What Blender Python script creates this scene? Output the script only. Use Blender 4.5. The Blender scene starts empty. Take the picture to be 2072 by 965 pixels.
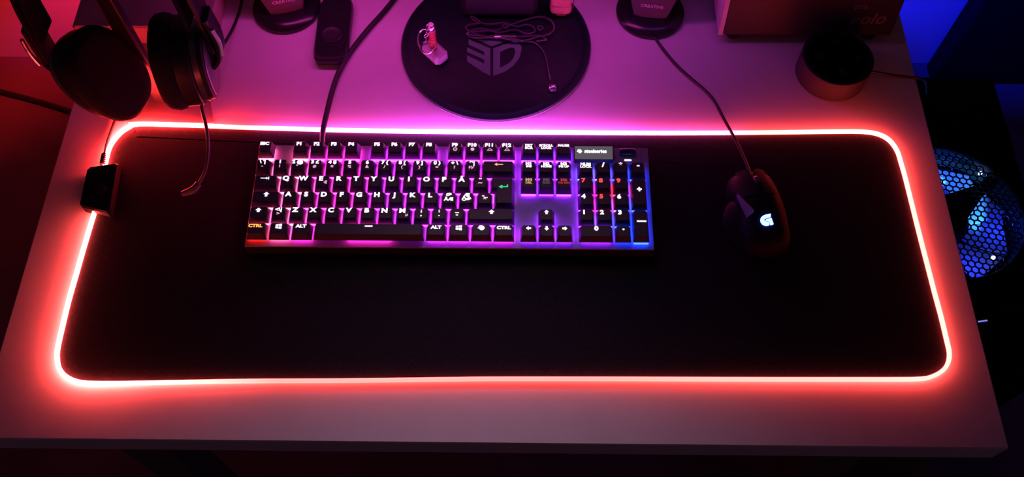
import bpy, bmesh, math, random
from mathutils import Vector, Matrix, Euler

scene = bpy.context.scene
col = scene.collection
random.seed(7)
PI = math.pi

# ------------------------------------------------------------------ camera
W, H, F = 2072.0, 965.0, 1811.1
CAM = Vector((0.00018, -0.41799, 0.86038))
ROT = Euler((0.487827, 0.001828, 0.010297), 'XYZ')
cd = bpy.data.cameras.new('camera')
cam = bpy.data.objects.new('camera', cd)
col.objects.link(cam)
cam.location = CAM
cam.rotation_euler = ROT
cd.sensor_width = 36.0
cd.sensor_fit = 'HORIZONTAL'
cd.lens = F * 36.0 / W
cd.clip_start = 0.01
scene.camera = cam
RM = ROT.to_matrix()


def at(u, v, z=0.0):
    """world point at height z that the photograph shows at pixel (u, v)"""
    d = RM @ Vector(((u - W / 2) / F, -(v - H / 2) / F, -1.0))
    return CAM + d * ((z - CAM.z) / d.z)


# ------------------------------------------------------------------ view, world, large lights
vs = scene.view_settings
vs.view_transform = 'Standard'
vs.look = 'None'
vs.gamma = 1.0
vs.use_curve_mapping = False
vs.exposure = 0.0
wd = bpy.data.worlds.new('dim_room')
scene.world = wd
wd.use_nodes = True
wd.node_tree.nodes['Background'].inputs[0].default_value = (0.62, 0.24, 0.44, 1)
wd.node_tree.nodes['Background'].inputs[1].default_value = 0.030


def lamp(name, kind, loc, energy, color, target=None, parent=None, **kw):
    l = bpy.data.lights.new(name, kind)
    l.energy = energy
    l.color = color
    for k, v in kw.items():
        setattr(l, k, v)
    o = bpy.data.objects.new(name, l)
    col.objects.link(o)
    o.location = loc
    if target is not None:
        o.rotation_euler = (Vector(target) - Vector(loc)).to_track_quat('-Z', 'Y').to_euler()
    return o


# light of the monitor on the round stand (its screen is above the frame)
lamp('monitor_light', 'AREA', (-0.03, 0.30, 0.42), 0.175, (1.0, 0.60, 0.88), (-0.06, -0.40, 0.0),
     shape='RECTANGLE', size=0.22, size_y=0.16, spread=math.radians(66))
# violet light bar under the monitor's lower bezel
lamp('monitor_bar_light', 'AREA', (-0.10, 0.345, 0.165), 0.34, (1.0, 0.055, 0.66), (-0.10, 0.31, 0.0),
     shape='RECTANGLE', size=0.46, size_y=0.02)
lamp('monitor_bar_light_blue', 'AREA', (0.17, 0.345, 0.165), 0.045, (0.45, 0.06, 1.0), (0.17, 0.31, 0.0),
     shape='RECTANGLE', size=0.24, size_y=0.02)


# ------------------------------------------------------------------ materials
def mat(name, c, rough=0.5, metal=0.0, spec=0.4, vary=0.12, scale=60.0, bump=0.0, bscale=None, alpha=None):
    m = bpy.data.materials.new(name)
    m.use_nodes = True
    nt = m.node_tree
    b = nt.nodes['Principled BSDF']
    b.inputs['Roughness'].default_value = rough
    b.inputs['Metallic'].default_value = metal
    b.inputs['Specular IOR Level'].default_value = spec
    tc = nt.nodes.new('ShaderNodeTexCoord')
    nz = nt.nodes.new('ShaderNodeTexNoise')
    nz.inputs['Scale'].default_value = scale
    nz.inputs['Detail'].default_value = 4
    nt.links.new(tc.outputs['Object'], nz.inputs['Vector'])
    rp = nt.nodes.new('ShaderNodeValToRGB')
    rp.color_ramp.elements[0].position = 0.3
    rp.color_ramp.elements[1].position = 0.7
    rp.color_ramp.elements[0].color = tuple(x * (1 - vary) for x in c) + (1,)
    rp.color_ramp.elements[1].color = tuple(min(1, x * (1 + vary)) for x in c) + (1,)
    nt.links.new(nz.outputs['Fac'], rp.inputs['Fac'])
    nt.links.new(rp.outputs['Color'], b.inputs['Base Color'])
    if bump:
        n2 = nt.nodes.new('ShaderNodeTexNoise')
        n2.inputs['Scale'].default_value = bscale or scale * 5
        nt.links.new(tc.outputs['Object'], n2.inputs['Vector'])
        bp = nt.nodes.new('ShaderNodeBump')
        bp.inputs['Strength'].default_value = bump
        bp.inputs['Distance'].default_value = 0.001
        nt.links.new(n2.outputs['Fac'], bp.inputs['Height'])
        nt.links.new(bp.outputs['Normal'], b.inputs['Normal'])
    return m


def emit(name, c, strength, base=(0.02, 0.02, 0.02)):
    m = bpy.data.materials.new(name)
    m.use_nodes = True
    b = m.node_tree.nodes['Principled BSDF']
    b.inputs['Base Color'].default_value = (*base, 1)
    b.inputs['Roughness'].default_value = 0.5
    b.inputs['Emission Color'].default_value = (*c, 1)
    b.inputs['Emission Strength'].default_value = strength
    return m


M = {}
M['desk'] = mat('white_laminate', (0.72, 0.68, 0.70), 0.42, spec=0.35, vary=0.03, scale=25, bump=0.06, bscale=900)
M['pad'] = mat('black_cloth', (0.021, 0.018, 0.023), 0.95, spec=0.08, vary=0.25, scale=500, bump=0.25, bscale=2500)
M['plastic'] = mat('black_plastic', (0.016, 0.015, 0.018), 0.45, spec=0.35)
M['mouse'] = mat('mouse_black', (0.008, 0.007, 0.011), 0.55, spec=0.12)
M['echo'] = mat('dark_fabric_side', (0.035, 0.030, 0.034), 0.6, spec=0.2)
M['boom'] = mat('grey_boom', (0.16, 0.13, 0.15), 0.4)
M['side_plate'] = mat('grey_side_plate', (0.30, 0.28, 0.38), 0.4, metal=0.2)
M['matte'] = mat('matte_black', (0.010, 0.009, 0.012), 0.75, spec=0.2)
M['gloss'] = mat('gloss_black', (0.012, 0.010, 0.016), 0.22, spec=0.5)
M['keycap'] = mat('keycap_black', (0.066, 0.058, 0.070), 0.55, spec=0.3, vary=0.08, scale=300, bump=0.05)
M['plate'] = mat('brushed_plate', (0.29, 0.28, 0.31), 0.5, metal=0.0, spec=0.4, vary=0.06, scale=200)
M['cable'] = mat('black_rubber', (0.018, 0.015, 0.018), 0.5, spec=0.4)
M['cushion'] = mat('ear_cushion_fabric', (0.028, 0.023, 0.030), 0.95, spec=0.1, vary=0.3, scale=700, bump=0.3)
M['headmetal'] = mat('grey_metal', (0.20, 0.19, 0.22), 0.30, metal=0.7)
M['steel'] = mat('polished_steel', (0.62, 0.60, 0.64), 0.22, metal=0.9, vary=0.05)
M['base'] = mat('stand_base_reflection_tint', (0.005, 0.017, 0.018), 0.5, spec=0.22)  # black base; bluish reflection of its gloss is painted in as blue-green
M['logo'] = mat('grey_print_reflection_tint', (0.125, 0.25, 0.20), 0.5, spec=0.3)  # grey print greened to carry the same painted-in reflection
M['hammer'] = mat('brushed_hammer_metal', (0.55, 0.52, 0.57), 0.35, metal=0.35, vary=0.05)
M['hammer_grip'] = mat('red_brown_grip', (0.42, 0.075, 0.070), 0.5)
M['orange'] = mat('orange_plastic', (0.62, 0.27, 0.22), 0.5)
M['bundle_cable'] = mat('thin_cable', (0.10, 0.085, 0.11), 0.25, spec=0.6)  # dark grey glossy cord of the bundled cable
M['speaker'] = mat('speaker_grille', (0.075, 0.06, 0.075), 0.7, spec=0.2, vary=0.25, scale=900)
M['print_grey'] = mat('pale_print', (0.42, 0.40, 0.42), 0.5)
M['dim_print'] = mat('dim_print', (0.16, 0.14, 0.17), 0.5)
M['wall'] = mat('painted_wall', (0.62, 0.58, 0.60), 0.8, spec=0.2, vary=0.05, scale=8, bump=0.1, bscale=120)
M['floor'] = mat('dark_floor', (0.14, 0.11, 0.12), 0.7, spec=0.25, vary=0.25, scale=6, bump=0.2, bscale=60)
M['wood'] = mat('brown_board', (0.30, 0.20, 0.20), 0.5, vary=0.12, scale=20)
M['standplate'] = mat('dark_red_brown_plate', (0.38, 0.28, 0.28), 0.4, spec=0.4, vary=0.06)
M['box_side'] = mat('pale_side', (0.40, 0.38, 0.42), 0.4)
M['panel'] = mat('dark_panel', (0.006, 0.0055, 0.007), 0.9, spec=0.1)
M['leg'] = mat('dark_wood_leg', (0.10, 0.075, 0.07), 0.6)
M['grille'] = mat('black_mesh', (0.012, 0.012, 0.018), 0.5)
M['blade'] = mat('clear_blue_blade', (0.45, 0.55, 0.75), 0.5, spec=0.3, vary=0.05)
M['legend'] = emit('backlit_legend_white', (1.0, 0.80, 1.0), 2.2)
M['legend_low'] = emit('backlit_legend_pink', (1.0, 0.42, 0.85), 0.95)
M['legend_num'] = emit('backlit_legend_cool', (0.85, 0.88, 1.0), 2.0)
M['legend_red'] = emit('backlit_legend_red', (1.0, 0.09, 0.05), 1.1)
M['legend_dimred'] = emit('backlit_legend_dim_red', (1.0, 0.08, 0.08), 0.42)
M['legend_orange'] = emit('backlit_legend_orange', (1.0, 0.30, 0.06), 2.0)
M['legend_back'] = emit('backlit_legend_salmon', (1.0, 0.32, 0.18), 1.8)
M['legend_green'] = emit('backlit_legend_green', (0.02, 0.75, 0.30), 0.95)
M['legend_amber'] = emit('backlit_legend_amber', (1.0, 0.62, 0.25), 0.62)
M['legend_off'] = emit('legend_faint_glow', (0.5, 0.35, 0.5), 0.17)  # switched-off legend, given a faint glow of its own
M['screen_film'] = emit('display_film', (0.55, 0.50, 0.55), 0.17, base=(0.12, 0.12, 0.13))
M['screen_text'] = emit('display_text', (1.0, 0.97, 1.0), 1.7)
M['mouse_logo'] = emit('lit_mouse_logo', (0.10, 0.17, 1.0), 8.0)
M['led_dot'] = emit('blue_led', (0.30, 0.45, 1.0), 14.0)
M['tiny_led'] = emit('blue_indicator', (0.25, 0.25, 0.9), 0.9)
M['screen_glow'] = emit('monitor_screen', (0.20, 0.34, 0.85), 0.11)


def ramp_emit(name, stops, strength, x0, x1, yfac=None, fall=None):
    """LED material whose colour runs along object X"""
    m = bpy.data.materials.new(name)
    m.use_nodes = True
    nt = m.node_tree
    b = nt.nodes['Principled BSDF']
    b.inputs['Base Color'].default_value = (0.5, 0.5, 0.5, 1)
    b.inputs['Roughness'].default_value = 0.4
    tc = nt.nodes.new('ShaderNodeTexCoord')
    sp = nt.nodes.new('ShaderNodeSeparateXYZ')
    nt.links.new(tc.outputs['Object'], sp.inputs[0])
    mr = nt.nodes.new('ShaderNodeMapRange')
    mr.inputs[1].default_value = x0
    mr.inputs[2].default_value = x1
    nt.links.new(sp.outputs['X'], mr.inputs[0])
    rp = nt.nodes.new('ShaderNodeValToRGB')
    e = rp.color_ramp.elements
    while len(e) < len(stops):
        e.new(0.5)
    for i, (p, c) in enumerate(stops):
        e[i].position = p
        e[i].color = (*c, 1)
    nt.links.new(mr.outputs[0], rp.inputs['Fac'])
    out = rp.outputs['Color']
    if yfac:
        # only the far run of the strip carries the ramp, the rest has colour c0
        y0, y1, c0 = yfac
        my = nt.nodes.new('ShaderNodeMapRange')
        my.inputs[1].default_value = y0
        my.inputs[2].default_value = y1
        nt.links.new(sp.outputs['Y'], my.inputs[0])
        mx = nt.nodes.new('ShaderNodeMix')
        mx.data_type = 'RGBA'
        mx.inputs[6].default_value = (*c0, 1)
        nt.links.new(my.outputs[0], mx.inputs[0])
        nt.links.new(out, mx.inputs[7])
        out = mx.outputs[2]
    nt.links.new(out, b.inputs['Emission Color'])
    b.inputs['Emission Strength'].default_value = strength
    if fall:
        r2 = nt.nodes.new('ShaderNodeValToRGB')
        e2 = r2.color_ramp.elements
        while len(e2) < len(fall):
            e2.new(0.5)
        for i, (p, v) in enumerate(fall):
            e2[i].position = p
            e2[i].color = (v, v, v, 1)
        nt.links.new(mr.outputs[0], r2.inputs['Fac'])
        ml = nt.nodes.new('ShaderNodeMath')
        ml.operation = 'MULTIPLY'
        ml.inputs[1].default_value = strength
        nt.links.new(r2.outputs['Color'], ml.inputs[0])
        nt.links.new(ml.outputs[0], b.inputs['Emission Strength'])
    return m


RED = (1.0, 0.030, 0.028)
MAG = (1.0, 0.085, 0.95)
def sc3(c, k):
    return tuple(x * k for x in c)


M['strip'] = ramp_emit('pad_led_strip',
                       [(0.0, sc3(RED, .8)), (0.09, sc3(RED, .8)), (0.20, sc3(RED, .36)), (0.33, (.7, 0.048, 0.32)), (0.44, MAG), (0.56, MAG), (0.69, (.48, 0.03, 0.17)), (0.82, (0.33, 0.017, 0.014))],
                       375.0, -0.49, 0.46, (0.05, 0.15, (0.17, 0.0112, 0.0094)),
                       fall=[(0.0, 1.0), (0.06, 0.88), (0.15, 0.32), (0.28, 0.125), (0.60, 0.112), (0.88, 0.18), (1.0, 0.235)])
M['back_strip'] = ramp_emit('back_led_strip',
                            [(0.0, (1, 0.015, 0.03)), (0.16, (1, 0.015, 0.07)), (0.28, (0.25, 0.01, 0.12)), (0.6, (0.05, 0.006, 0.06)), (0.85, (0.02, 0.003, 0.10)), (1.0, (0.003, 0.003, 0.20))],
                            4.0, -0.50, 0.47)


# ------------------------------------------------------------------ mesh helpers
def empty(name, loc, label=None, cat=None, group=None, kind=None):
    o = bpy.data.objects.new(name, None)
    o.empty_display_size = 0.02
    col.objects.link(o)
    o.location = loc
    tag(o, label, cat, group, kind)
    return o


def tag(o, label=None, cat=None, group=None, kind=None):
    if label:
        o['label'] = label
    if cat:
        o['category'] = cat
    if group:
        o['group'] = group
    if kind:
        o['kind'] = kind
    return o


def origin(o):
    p = Vector((0, 0, 0))
    while o is not None:
        p += o.location
        o = o.parent
    return p


class MB:
    def __init__(s):
        s.v = []
        s.f = []

    def add(s, vs_, fs):
        n = len(s.v)
        s.v += [Vector(p) for p in vs_]
        s.f += [tuple(i + n for i in f) for f in fs]
        return s

    def box(s, c, size, R=None, bev=0.0):
        x, y, z = (a / 2 for a in size)
        b = min(bev, x * .9, y * .9, z * .9)
        pts = []
        if b <= 0:
            ring = [(-x, -y), (x, -y), (x, y), (-x, y)]
            lv = [(-z, 0), (z, 0)]
        else:
            ring = None
            lv = [(-z, b), (-z + b, 0), (z - b, 0), (z, b)]
        rings = []
        for zz, ins in lv:
            if ring:
                r = [(px, py) for px, py in ring]
            else:
                X, Y = x - ins, y - ins
                k = b
                r = [(-X + k, -Y), (X - k, -Y), (X, -Y + k), (X, Y - k), (X - k, Y), (-X + k, Y), (-X, Y - k), (-X, -Y + k)]
            rings.append([Vector((px, py, zz)) for px, py in r])
        c = Vector(c)
        rings = [[(R @ p if R else p) + c for p in r] for r in rings]
        return s.loft(rings)

    def loft(s, rings, caps=True, closed=True):
        n = len(rings[0])
        vs_ = [p for r in rings for p in r]
        fs = []
        for i in range(len(rings) - 1):
            for j in range(n if closed else n - 1):
                k = (j + 1) % n
                fs.append((i * n + j, i * n + k, (i + 1) * n + k, (i + 1) * n + j))
        if caps:
            fs.append(tuple(range(n - 1, -1, -1)))
            m = (len(rings) - 1) * n
            fs.append(tuple(range(m, m + n)))
        return s.add(vs_, fs)

    def lathe(s, c, prof, n=48, R=None):
        c = Vector(c)
        rings = []
        for r, z in prof:
            ring = [Vector((r * math.cos(2 * PI * i / n), r * math.sin(2 * PI * i / n), z)) for i in range(n)]
            rings.append([(R @ p if R else p) + c for p in ring])
        return s.loft(rings)

    def tube(s, path, r, n=8, closed=False):
        path = [Vector(p) for p in path]
        m = len(path)
        rings = []
        up = Vector((0, 0, 1))
        prev = None
        for i, p in enumerate(path):
            if closed:
                t = path[(i + 1) % m] - path[i - 1]
            else:
                t = path[min(i + 1, m - 1)] - path[max(i - 1, 0)]
            t.normalize()
            a = t.cross(up) if abs(t.z) < 0.95 else t.cross(Vector((0, 1, 0)))
            a.normalize()
            if prev is not None and a.dot(prev) < 0:
                a = -a
            prev = a
            b = a.cross(t)
            rr = r(i / (m - 1)) if callable(r) else r
            rings.append([p + (a * math.cos(2 * PI * k / n) + b * math.sin(2 * PI * k / n)) * rr for k in range(n)])
        if closed:
            rings.append(rings[0])
            return s.loft(rings, caps=False)
        return s.loft(rings)

    def prism(s, pts, z0, z1, xf=None):
        n = len(pts)
        a = [Vector((x, y, z0)) for x, y in pts]
        b = [Vector((x, y, z1)) for x, y in pts]
        if xf:
            a = [xf @ p for p in a]
            b = [xf @ p for p in b]
        return s.loft([a, b])

    def mesh(s, name, off=Vector((0, 0, 0))):
        me = bpy.data.meshes.new(name)
        me.from_pydata([tuple(p - off) for p in s.v], [], s.f)
        bm = bmesh.new()
        bm.from_mesh(me)
        bmesh.ops.remove_doubles(bm, verts=bm.verts, dist=1e-6)
        bmesh.ops.recalc_face_normals(bm, faces=bm.faces)
        bm.to_mesh(me)
        bm.free()
        return me

    def build(s, name, m, parent=None, smooth=True, loc=None):
        """vertices are world coordinates; the object sits at loc (default: its parent's origin)"""
        po = origin(parent)
        lo = Vector(loc) if loc is not None else po
        me = s.mesh(name, lo)
        me.materials.append(m)
        o = bpy.data.objects.new(name, me)
        col.objects.link(o)
        o.parent = parent
        o.location = lo - po
        if smooth:
            shade(me)
        return o


def shade(me, ang=38):
    me.polygons.foreach_set('use_smooth', [True] * len(me.polygons))
    me.set_sharp_from_angle(angle=math.radians(ang))


def catmull(pts, n=8, closed=False):
    pts = [Vector(p) for p in pts]
    m = len(pts)
    out = []
    segs = m if closed else m - 1
    for i in range(segs):
        if closed:
            p0, p1, p2, p3 = pts[i - 1], pts[i], pts[(i + 1) % m], pts[(i + 2) % m]
        else:
            p0, p1, p2, p3 = pts[max(i - 1, 0)], pts[i], pts[i + 1], pts[min(i + 2, m - 1)]
        for k in range(n):
            t = k / n
            out.append(0.5 * ((2 * p1) + (p2 - p0) * t + (2 * p0 - 5 * p1 + 4 * p2 - p3) * t * t + (3 * p1 - p0 - 3 * p2 + p3) * t ** 3))
    if not closed:
        out.append(pts[-1])
    return out


def text_mesh(txt, size, bold=0.0, spacing=1.0, shear=0.0, align='CENTER'):
    cu = bpy.data.curves.new('lettering', 'FONT')
    cu.body = txt
    cu.size = size
    cu.offset = bold
    cu.align_x = align
    cu.align_y = 'CENTER'
    cu.space_character = spacing
    cu.shear = shear
    cu.resolution_u = 3
    o = bpy.data.objects.new('lettering', cu)
    col.objects.link(o)
    bpy.context.view_layer.update()
    dg = bpy.context.evaluated_depsgraph_get()
    me = bpy.data.meshes.new_from_object(o.evaluated_get(dg))
    vs_ = [v.co.copy() for v in me.vertices]
    fs = [tuple(p.vertices) for p in me.polygons]
    bpy.data.objects.remove(o)
    bpy.data.curves.remove(cu)
    bpy.data.meshes.remove(me)
    return vs_, fs


def frame(c, xax, yax):
    x = Vector(xax).normalized()
    y = Vector(yax)
    y = (y - x * y.dot(x)).normalized()
    z = x.cross(y)
    m = Matrix((x, y, z)).transposed().to_4x4()
    m.translation = Vector(c)
    return m


# ------------------------------------------------------------------ the setting
FZ = -0.73
tag(MB().box((0, 0.1, FZ - 0.02), (3.6, 1.56, 0.04)).build('floor', M['floor'], smooth=False, loc=(0, 0.1, FZ)), 'dark floor under and around the desk', kind='structure')
tag(MB().box((0, 0.90, 0.35), (3.6, 0.04, 2.2)).build('wall_back', M['wall'], smooth=False, loc=(0, 0.9, FZ)), 'painted wall behind the desk, lit red at left and blue at right', kind='structure')

DX0, DX1, DY0, DY1, DT = -0.528, 0.477, -0.187, 0.56, 0.036
desk = empty('desk', ((DX0 + DX1) / 2, (DY0 + DY1) / 2, FZ), 'white laminate desk with straight edges under the lit pad', 'desk')
MB().box(((DX0 + DX1) / 2, (DY0 + DY1) / 2, -DT / 2), (DX1 - DX0, DY1 - DY0, DT), bev=0.0012).build('desktop', M['desk'], desk, smooth=False)
for lx, lean in ((DX0 + 0.13, 0.0), (DX1 - 0.13, 0.0)):
    for ly in (DY0 + 0.035, DY1 - 0.06):
        b = MB()
        sx = 1 if lx < 0 else -1
        b.loft([[Vector((lx + sx * o + dx, ly + dy, z)) for dx, dy in ((-.024, -.02), (.024, -.02), (.024, .02), (-.024, .02))] for o, z in ((0.0, -DT), (-0.02, FZ))])
        b.build('leg', M['leg'], desk, smooth=False)

# LED strip fixed under the far edge of the desktop, it colours the wall
tag(MB().tube([(x / 20 * 0.96 - 0.505, DY1 + 0.004, -DT - 0.006) for x in range(21)], 0.005, 6).build('led_strip', M['back_strip'], loc=(0, DY1, -DT)),
    'thin light strip fixed along the far edge of the desk', 'light strip')

lamp('led_strip_light_red', 'SPOT', (-0.46, DY1 + 0.02, -0.05), 48.0, (1.0, 0.014, 0.018), (-1.06, 0.88, -0.42), spot_size=math.radians(58), spot_blend=0.9, shadow_soft_size=0.02)
lamp('led_strip_light_pink', 'SPOT', (-0.40, DY1 + 0.02, -0.05), 9.0, (0.75, 0.012, 0.60), (-0.975, 0.88, -0.60), spot_size=math.radians(13), spot_blend=0.9, shadow_soft_size=0.02)
lamp('led_strip_light_blue', 'SPOT', (0.44, DY1 + 0.02, -0.05), 46.0, (0.004, 0.009, 1.0), (0.85, 0.88, -0.40), spot_size=math.radians(44), spot_blend=0.7, shadow_soft_size=0.02)
tag(MB().box((1.225, 0.845, 0.1), (0.634, 0.05, 1.655), bev=0.004).build('tall_panel', M['panel'], smooth=False, loc=(1.2, 0.845, FZ)),
    'tall dark panel standing against the blue-lit wall', 'panel')
cpts = [at(-60, 172, FZ + .006), at(0, 185, FZ + .006), at(70, 203, FZ + .006), at(145, 226, FZ + .006), at(230, 260, FZ + .006), at(330, 330, FZ + .006)]
tag(MB().tube(catmull(cpts, 6), 0.006, 8).build('floor_cable', M['cable'], loc=cpts[1] - Vector((0, 0, .006))), 'dark cable lying across the floor left of the desk', 'cable')

# ------------------------------------------------------------------ the lit desk pad
ring_px = [(281, 252), (351, 253.5), (415, 255.5), (500, 259), (580, 261), (660, 263.5), (760, 265.5), (860, 267), (970, 268), (1080, 268.5), (1210, 269.5), (1340, 270), (1480, 269.5),
           (1620, 268), (1700, 267), (1745, 267.5), (1775, 272), (1798, 284), (1814, 305), (1823, 332), (1832, 364), (1846, 420), (1860, 476), (1875, 534), (1890, 592), (1903, 640), (1915, 690),
           (1920, 714), (1918, 733), (1908, 749), (1888, 761), (1862, 767), (1800, 768), (1740, 768), (1600, 768), (1400, 767.5), (1200, 767), (1000, 767), (900, 768), (700, 770.5), (500, 771.5),
           (380, 773.5), (300, 775), (230, 776), (170, 774.5), (138, 764), (121, 746), (116.5, 722), (119, 698), (130, 650), (141, 605), (154, 560), (167, 514), (180, 470), (193, 426),
           (204, 378), (215, 328), (223, 298), (240, 274), (259, 259.5)]
ZS = 0.0032
ring = catmull([at(u, v, ZS) for u, v in ring_px], 5, closed=True)
pad = empty('desk_pad', (-0.015, 0.027, 0), 'large black desk pad with a glowing red and magenta rim', 'desk pad')
cen = Vector((-0.015, 0.027, 0))


def inset(ring_, d):
    out = []
    m = len(ring_)
    for i, p in enumerate(ring_):
        t = (ring_[(i + 1) % m] - ring_[i - 1]).normalized()
        nrm = Vector((-t.y, t.x, 0))
        if nrm.dot(cen - p) < 0:
            nrm = -nrm
        out.append(p + nrm * d)
    return out


def flat(r, z):
    return [Vector((p.x, p.y, z)) for p in r]


r1, r2 = inset(ring, 0.0016), inset(ring, 0.0036)
r3, r4 = inset(ring, 0.008), inset(ring, 0.018)
MB().loft([flat(r1, 0.0002), flat(r1, 0.0020), flat(r2, 0.0026), flat(r3, 0.0031), flat(r4, 0.0036)]).build('cloth_surface', M['pad'], pad)
rim = MB().tube([Vector((p.x, p.y, 0.0040)) for p in ring], 0.0020, 10, closed=True)
rim.v = [Vector((p.x, p.y, 0.0040 + (p.z - 0.0040) * 1.85)) for p in rim.v]
rim.build('light_rim', M['strip'], pad)['label'] = 'glowing light rim'

# controller box on the pad's left edge
cb = empty('pad_controller', (-0.463, 0.093, 0), 'black control box clamped on the left edge of the glowing pad', 'controller')
q = [at(176, 337, 0.013), at(240, 327, 0.013), at(222, 432, 0.013), at(159, 416, 0.013)]
cq = sum(q, Vector()) / 4


def corner_cut(pts, k):
    out = []
    n = len(pts)
    for i, p in enumerate(pts):
        a, c = pts[i - 1], pts[(i + 1) % n]
        out += [p + (a - p).normalized() * k, p + (c - p).normalized() * k]
    return out


def quadring(pts, z, ins, k):
    c = sum(pts, Vector()) / len(pts)
    pp = [Vector((p.x + (c.x - p.x) * ins, p.y + (c.y - p.y) * ins, z)) for p in pts]
    return corner_cut(pp, k)


MB().loft([quadring(q, 0.0004, 0.0, .003), quadring(q, 0.011, 0.0, .003), quadring(q, 0.013, 0.06, .003)]).build('housing', M['matte'], cb)
bp = at(205, 385, 0.013)
MB().lathe((bp.x, bp.y, 0.0131), [(0.0062, -0.0005), (0.0062, 0.0008), (0.0052, 0.0014)], 20).build('button', M['plastic'], cb)
pc = [at(207, 333, .007), at(212, 310, .006), at(218, 285, .0035), at(226, 262, .0030), at(234, 240, .0030), at(243, 215, .0030), at(252, 150, .0030)]
cord = empty('pad_cable', pc[0] - Vector((0, 0, .007)), 'thin dark cable running from the pad control box under the headset', 'cable')
MB().tube(catmull(pc, 6), 0.0017, 8).build('cord', M['cable'], cord)
b = MB()
for i in range(6):
    p = pc[0].lerp(pc[1], 0.05 + i * 0.16)
    dr = (pc[1] - pc[0]).normalized()
    b.lathe(p, [(0.0033, -0.0009), (0.0033, 0.0009)], 10, dr.to_track_quat('Z', 'Y').to_matrix())
b.build('strain_relief', M['cable'], cord)

# ------------------------------------------------------------------ keyboard
U = 0.01905
KX, KYF, KYB = -0.2885, 0.0160, 0.1420
KX1 = 0.1435
PZ0, PSL = 0.0185, 0.045


def pz(y):
    return PZ0 + PSL * (y - KYF)


kb = empty('keyboard', ((KX + KX1) / 2, (KYF + KYB) / 2, 0.0038), 'full-size black mechanical keyboard with pink and blue backlit keys', 'keyboard')
kx0, kx1 = KX - 0.0015, KX1 + 0.0015
b = MB()
sec = [(kx0, 1), (kx0 + 0.0015, 0), (kx1 - 0.0015, 0), (kx1, 1)]
b.loft([[Vector((x, KYF + .001 * e, 0.0040)), Vector((x, KYF + .001 * e, pz(KYF) - .001 - .001 * e)), Vector((x, KYB - .001 * e, pz(KYB) - .001 - .001 * e)), Vector((x, KYB - .001 * e, 0.0040))] for x, e in sec])
b.build('case', M['plastic'], kb, smooth=False)
b = MB()
b.loft([[Vector((x, KYF + .0004, pz(KYF) - .0012)), Vector((x, KYF + .0010, pz(KYF))), Vector((x, KYB - .0006, pz(KYB))), Vector((x, KYB - .0002, pz(KYB) - .0012))] for x in (kx0 + .0006, kx1 - .0006)])
b.build('top_plate', M['plate'], kb, smooth=False)['label'] = 'grey metal top plate lit by the keys'

ROWY = {'b': 0.0312}
for i, k in enumerate('zaqn'):
    ROWY[k] = ROWY['b'] + (i + 1) * U
ROWY['f'] = ROWY['n'] + U + 0.0040
ROWH = {'f': (0.0105, 0.055), 'n': (0.0104, 0.045), 'q': (0.0092, 0.02), 'a': (0.0086, -0.01), 'z': (0.0086, -0.03), 'b': (0.0088, -0.05)}
LIFT = 0.0034
capcache = {}


def rect(w, d, cut):
    x, y = w / 2, d / 2
    return [(-x + cut, -y), (x - cut, -y), (x, -y + cut), (x, y - cut), (x - cut, y), (-x + cut, y), (-x, y - cut), (-x, -y + cut)]


def capmesh(w, d, row, poly=None):
    key = (w, d, row, bool(poly))
    if key in capcache:
        return capcache[key]
    h, tl = ROWH[row]
    b = MB()
    if poly:
        def off(pts, k):
            # inset a rectilinear outline given as (x, y, sx, sy) with inward signs
            return [(x + sx * k, y + sy * (k if sy > 0 else k * 0.8)) for x, y, sx, sy in pts]
        lv = [(0.0, 0.0), (0.001, 0.0002), (h - 0.001, 0.0026), (h, 0.0033)]
        b.loft([[Vector((x, y, z + (tl * y if z > h / 2 else 0))) for x, y in off(poly, k)] for z, k in lv])
    else:
        W_, D_ = w * U - 0.0017, d * U - 0.0017
        spec_ = [(0.0, 0, 0, 0.0006, 0), (0.0012, .0003, .0003, .0008, 0), (h - .0009, .0042, .0036, .0013, .0005), (h - .0001, .0054, .0050, .0014, .0005)]
        b.loft([[Vector((x, y + sh, z + (tl * y if z > h / 2 else 0))) for x, y in rect(W_ - iw, D_ - idp, c)] for z, iw, idp, c, sh in spec_])
    me = b.mesh('keycap')
    me.materials.append(M['keycap'])
    shade(me, 30)
    capcache[key] = me
    return me


# ---- outline icons, in units of the icon height, centred
def ic_up(s=1.0):
    return [[(0, .55), (.5, .02), (.22, .02), (.22, -.5), (-.22, -.5), (-.22, .02), (-.5, .02)]]


def rotp(polys, a):
    c, s = math.cos(a), math.sin(a)
    return [[(x * c - y * s, x * s + y * c) for x, y in p] for p in polys]


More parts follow.
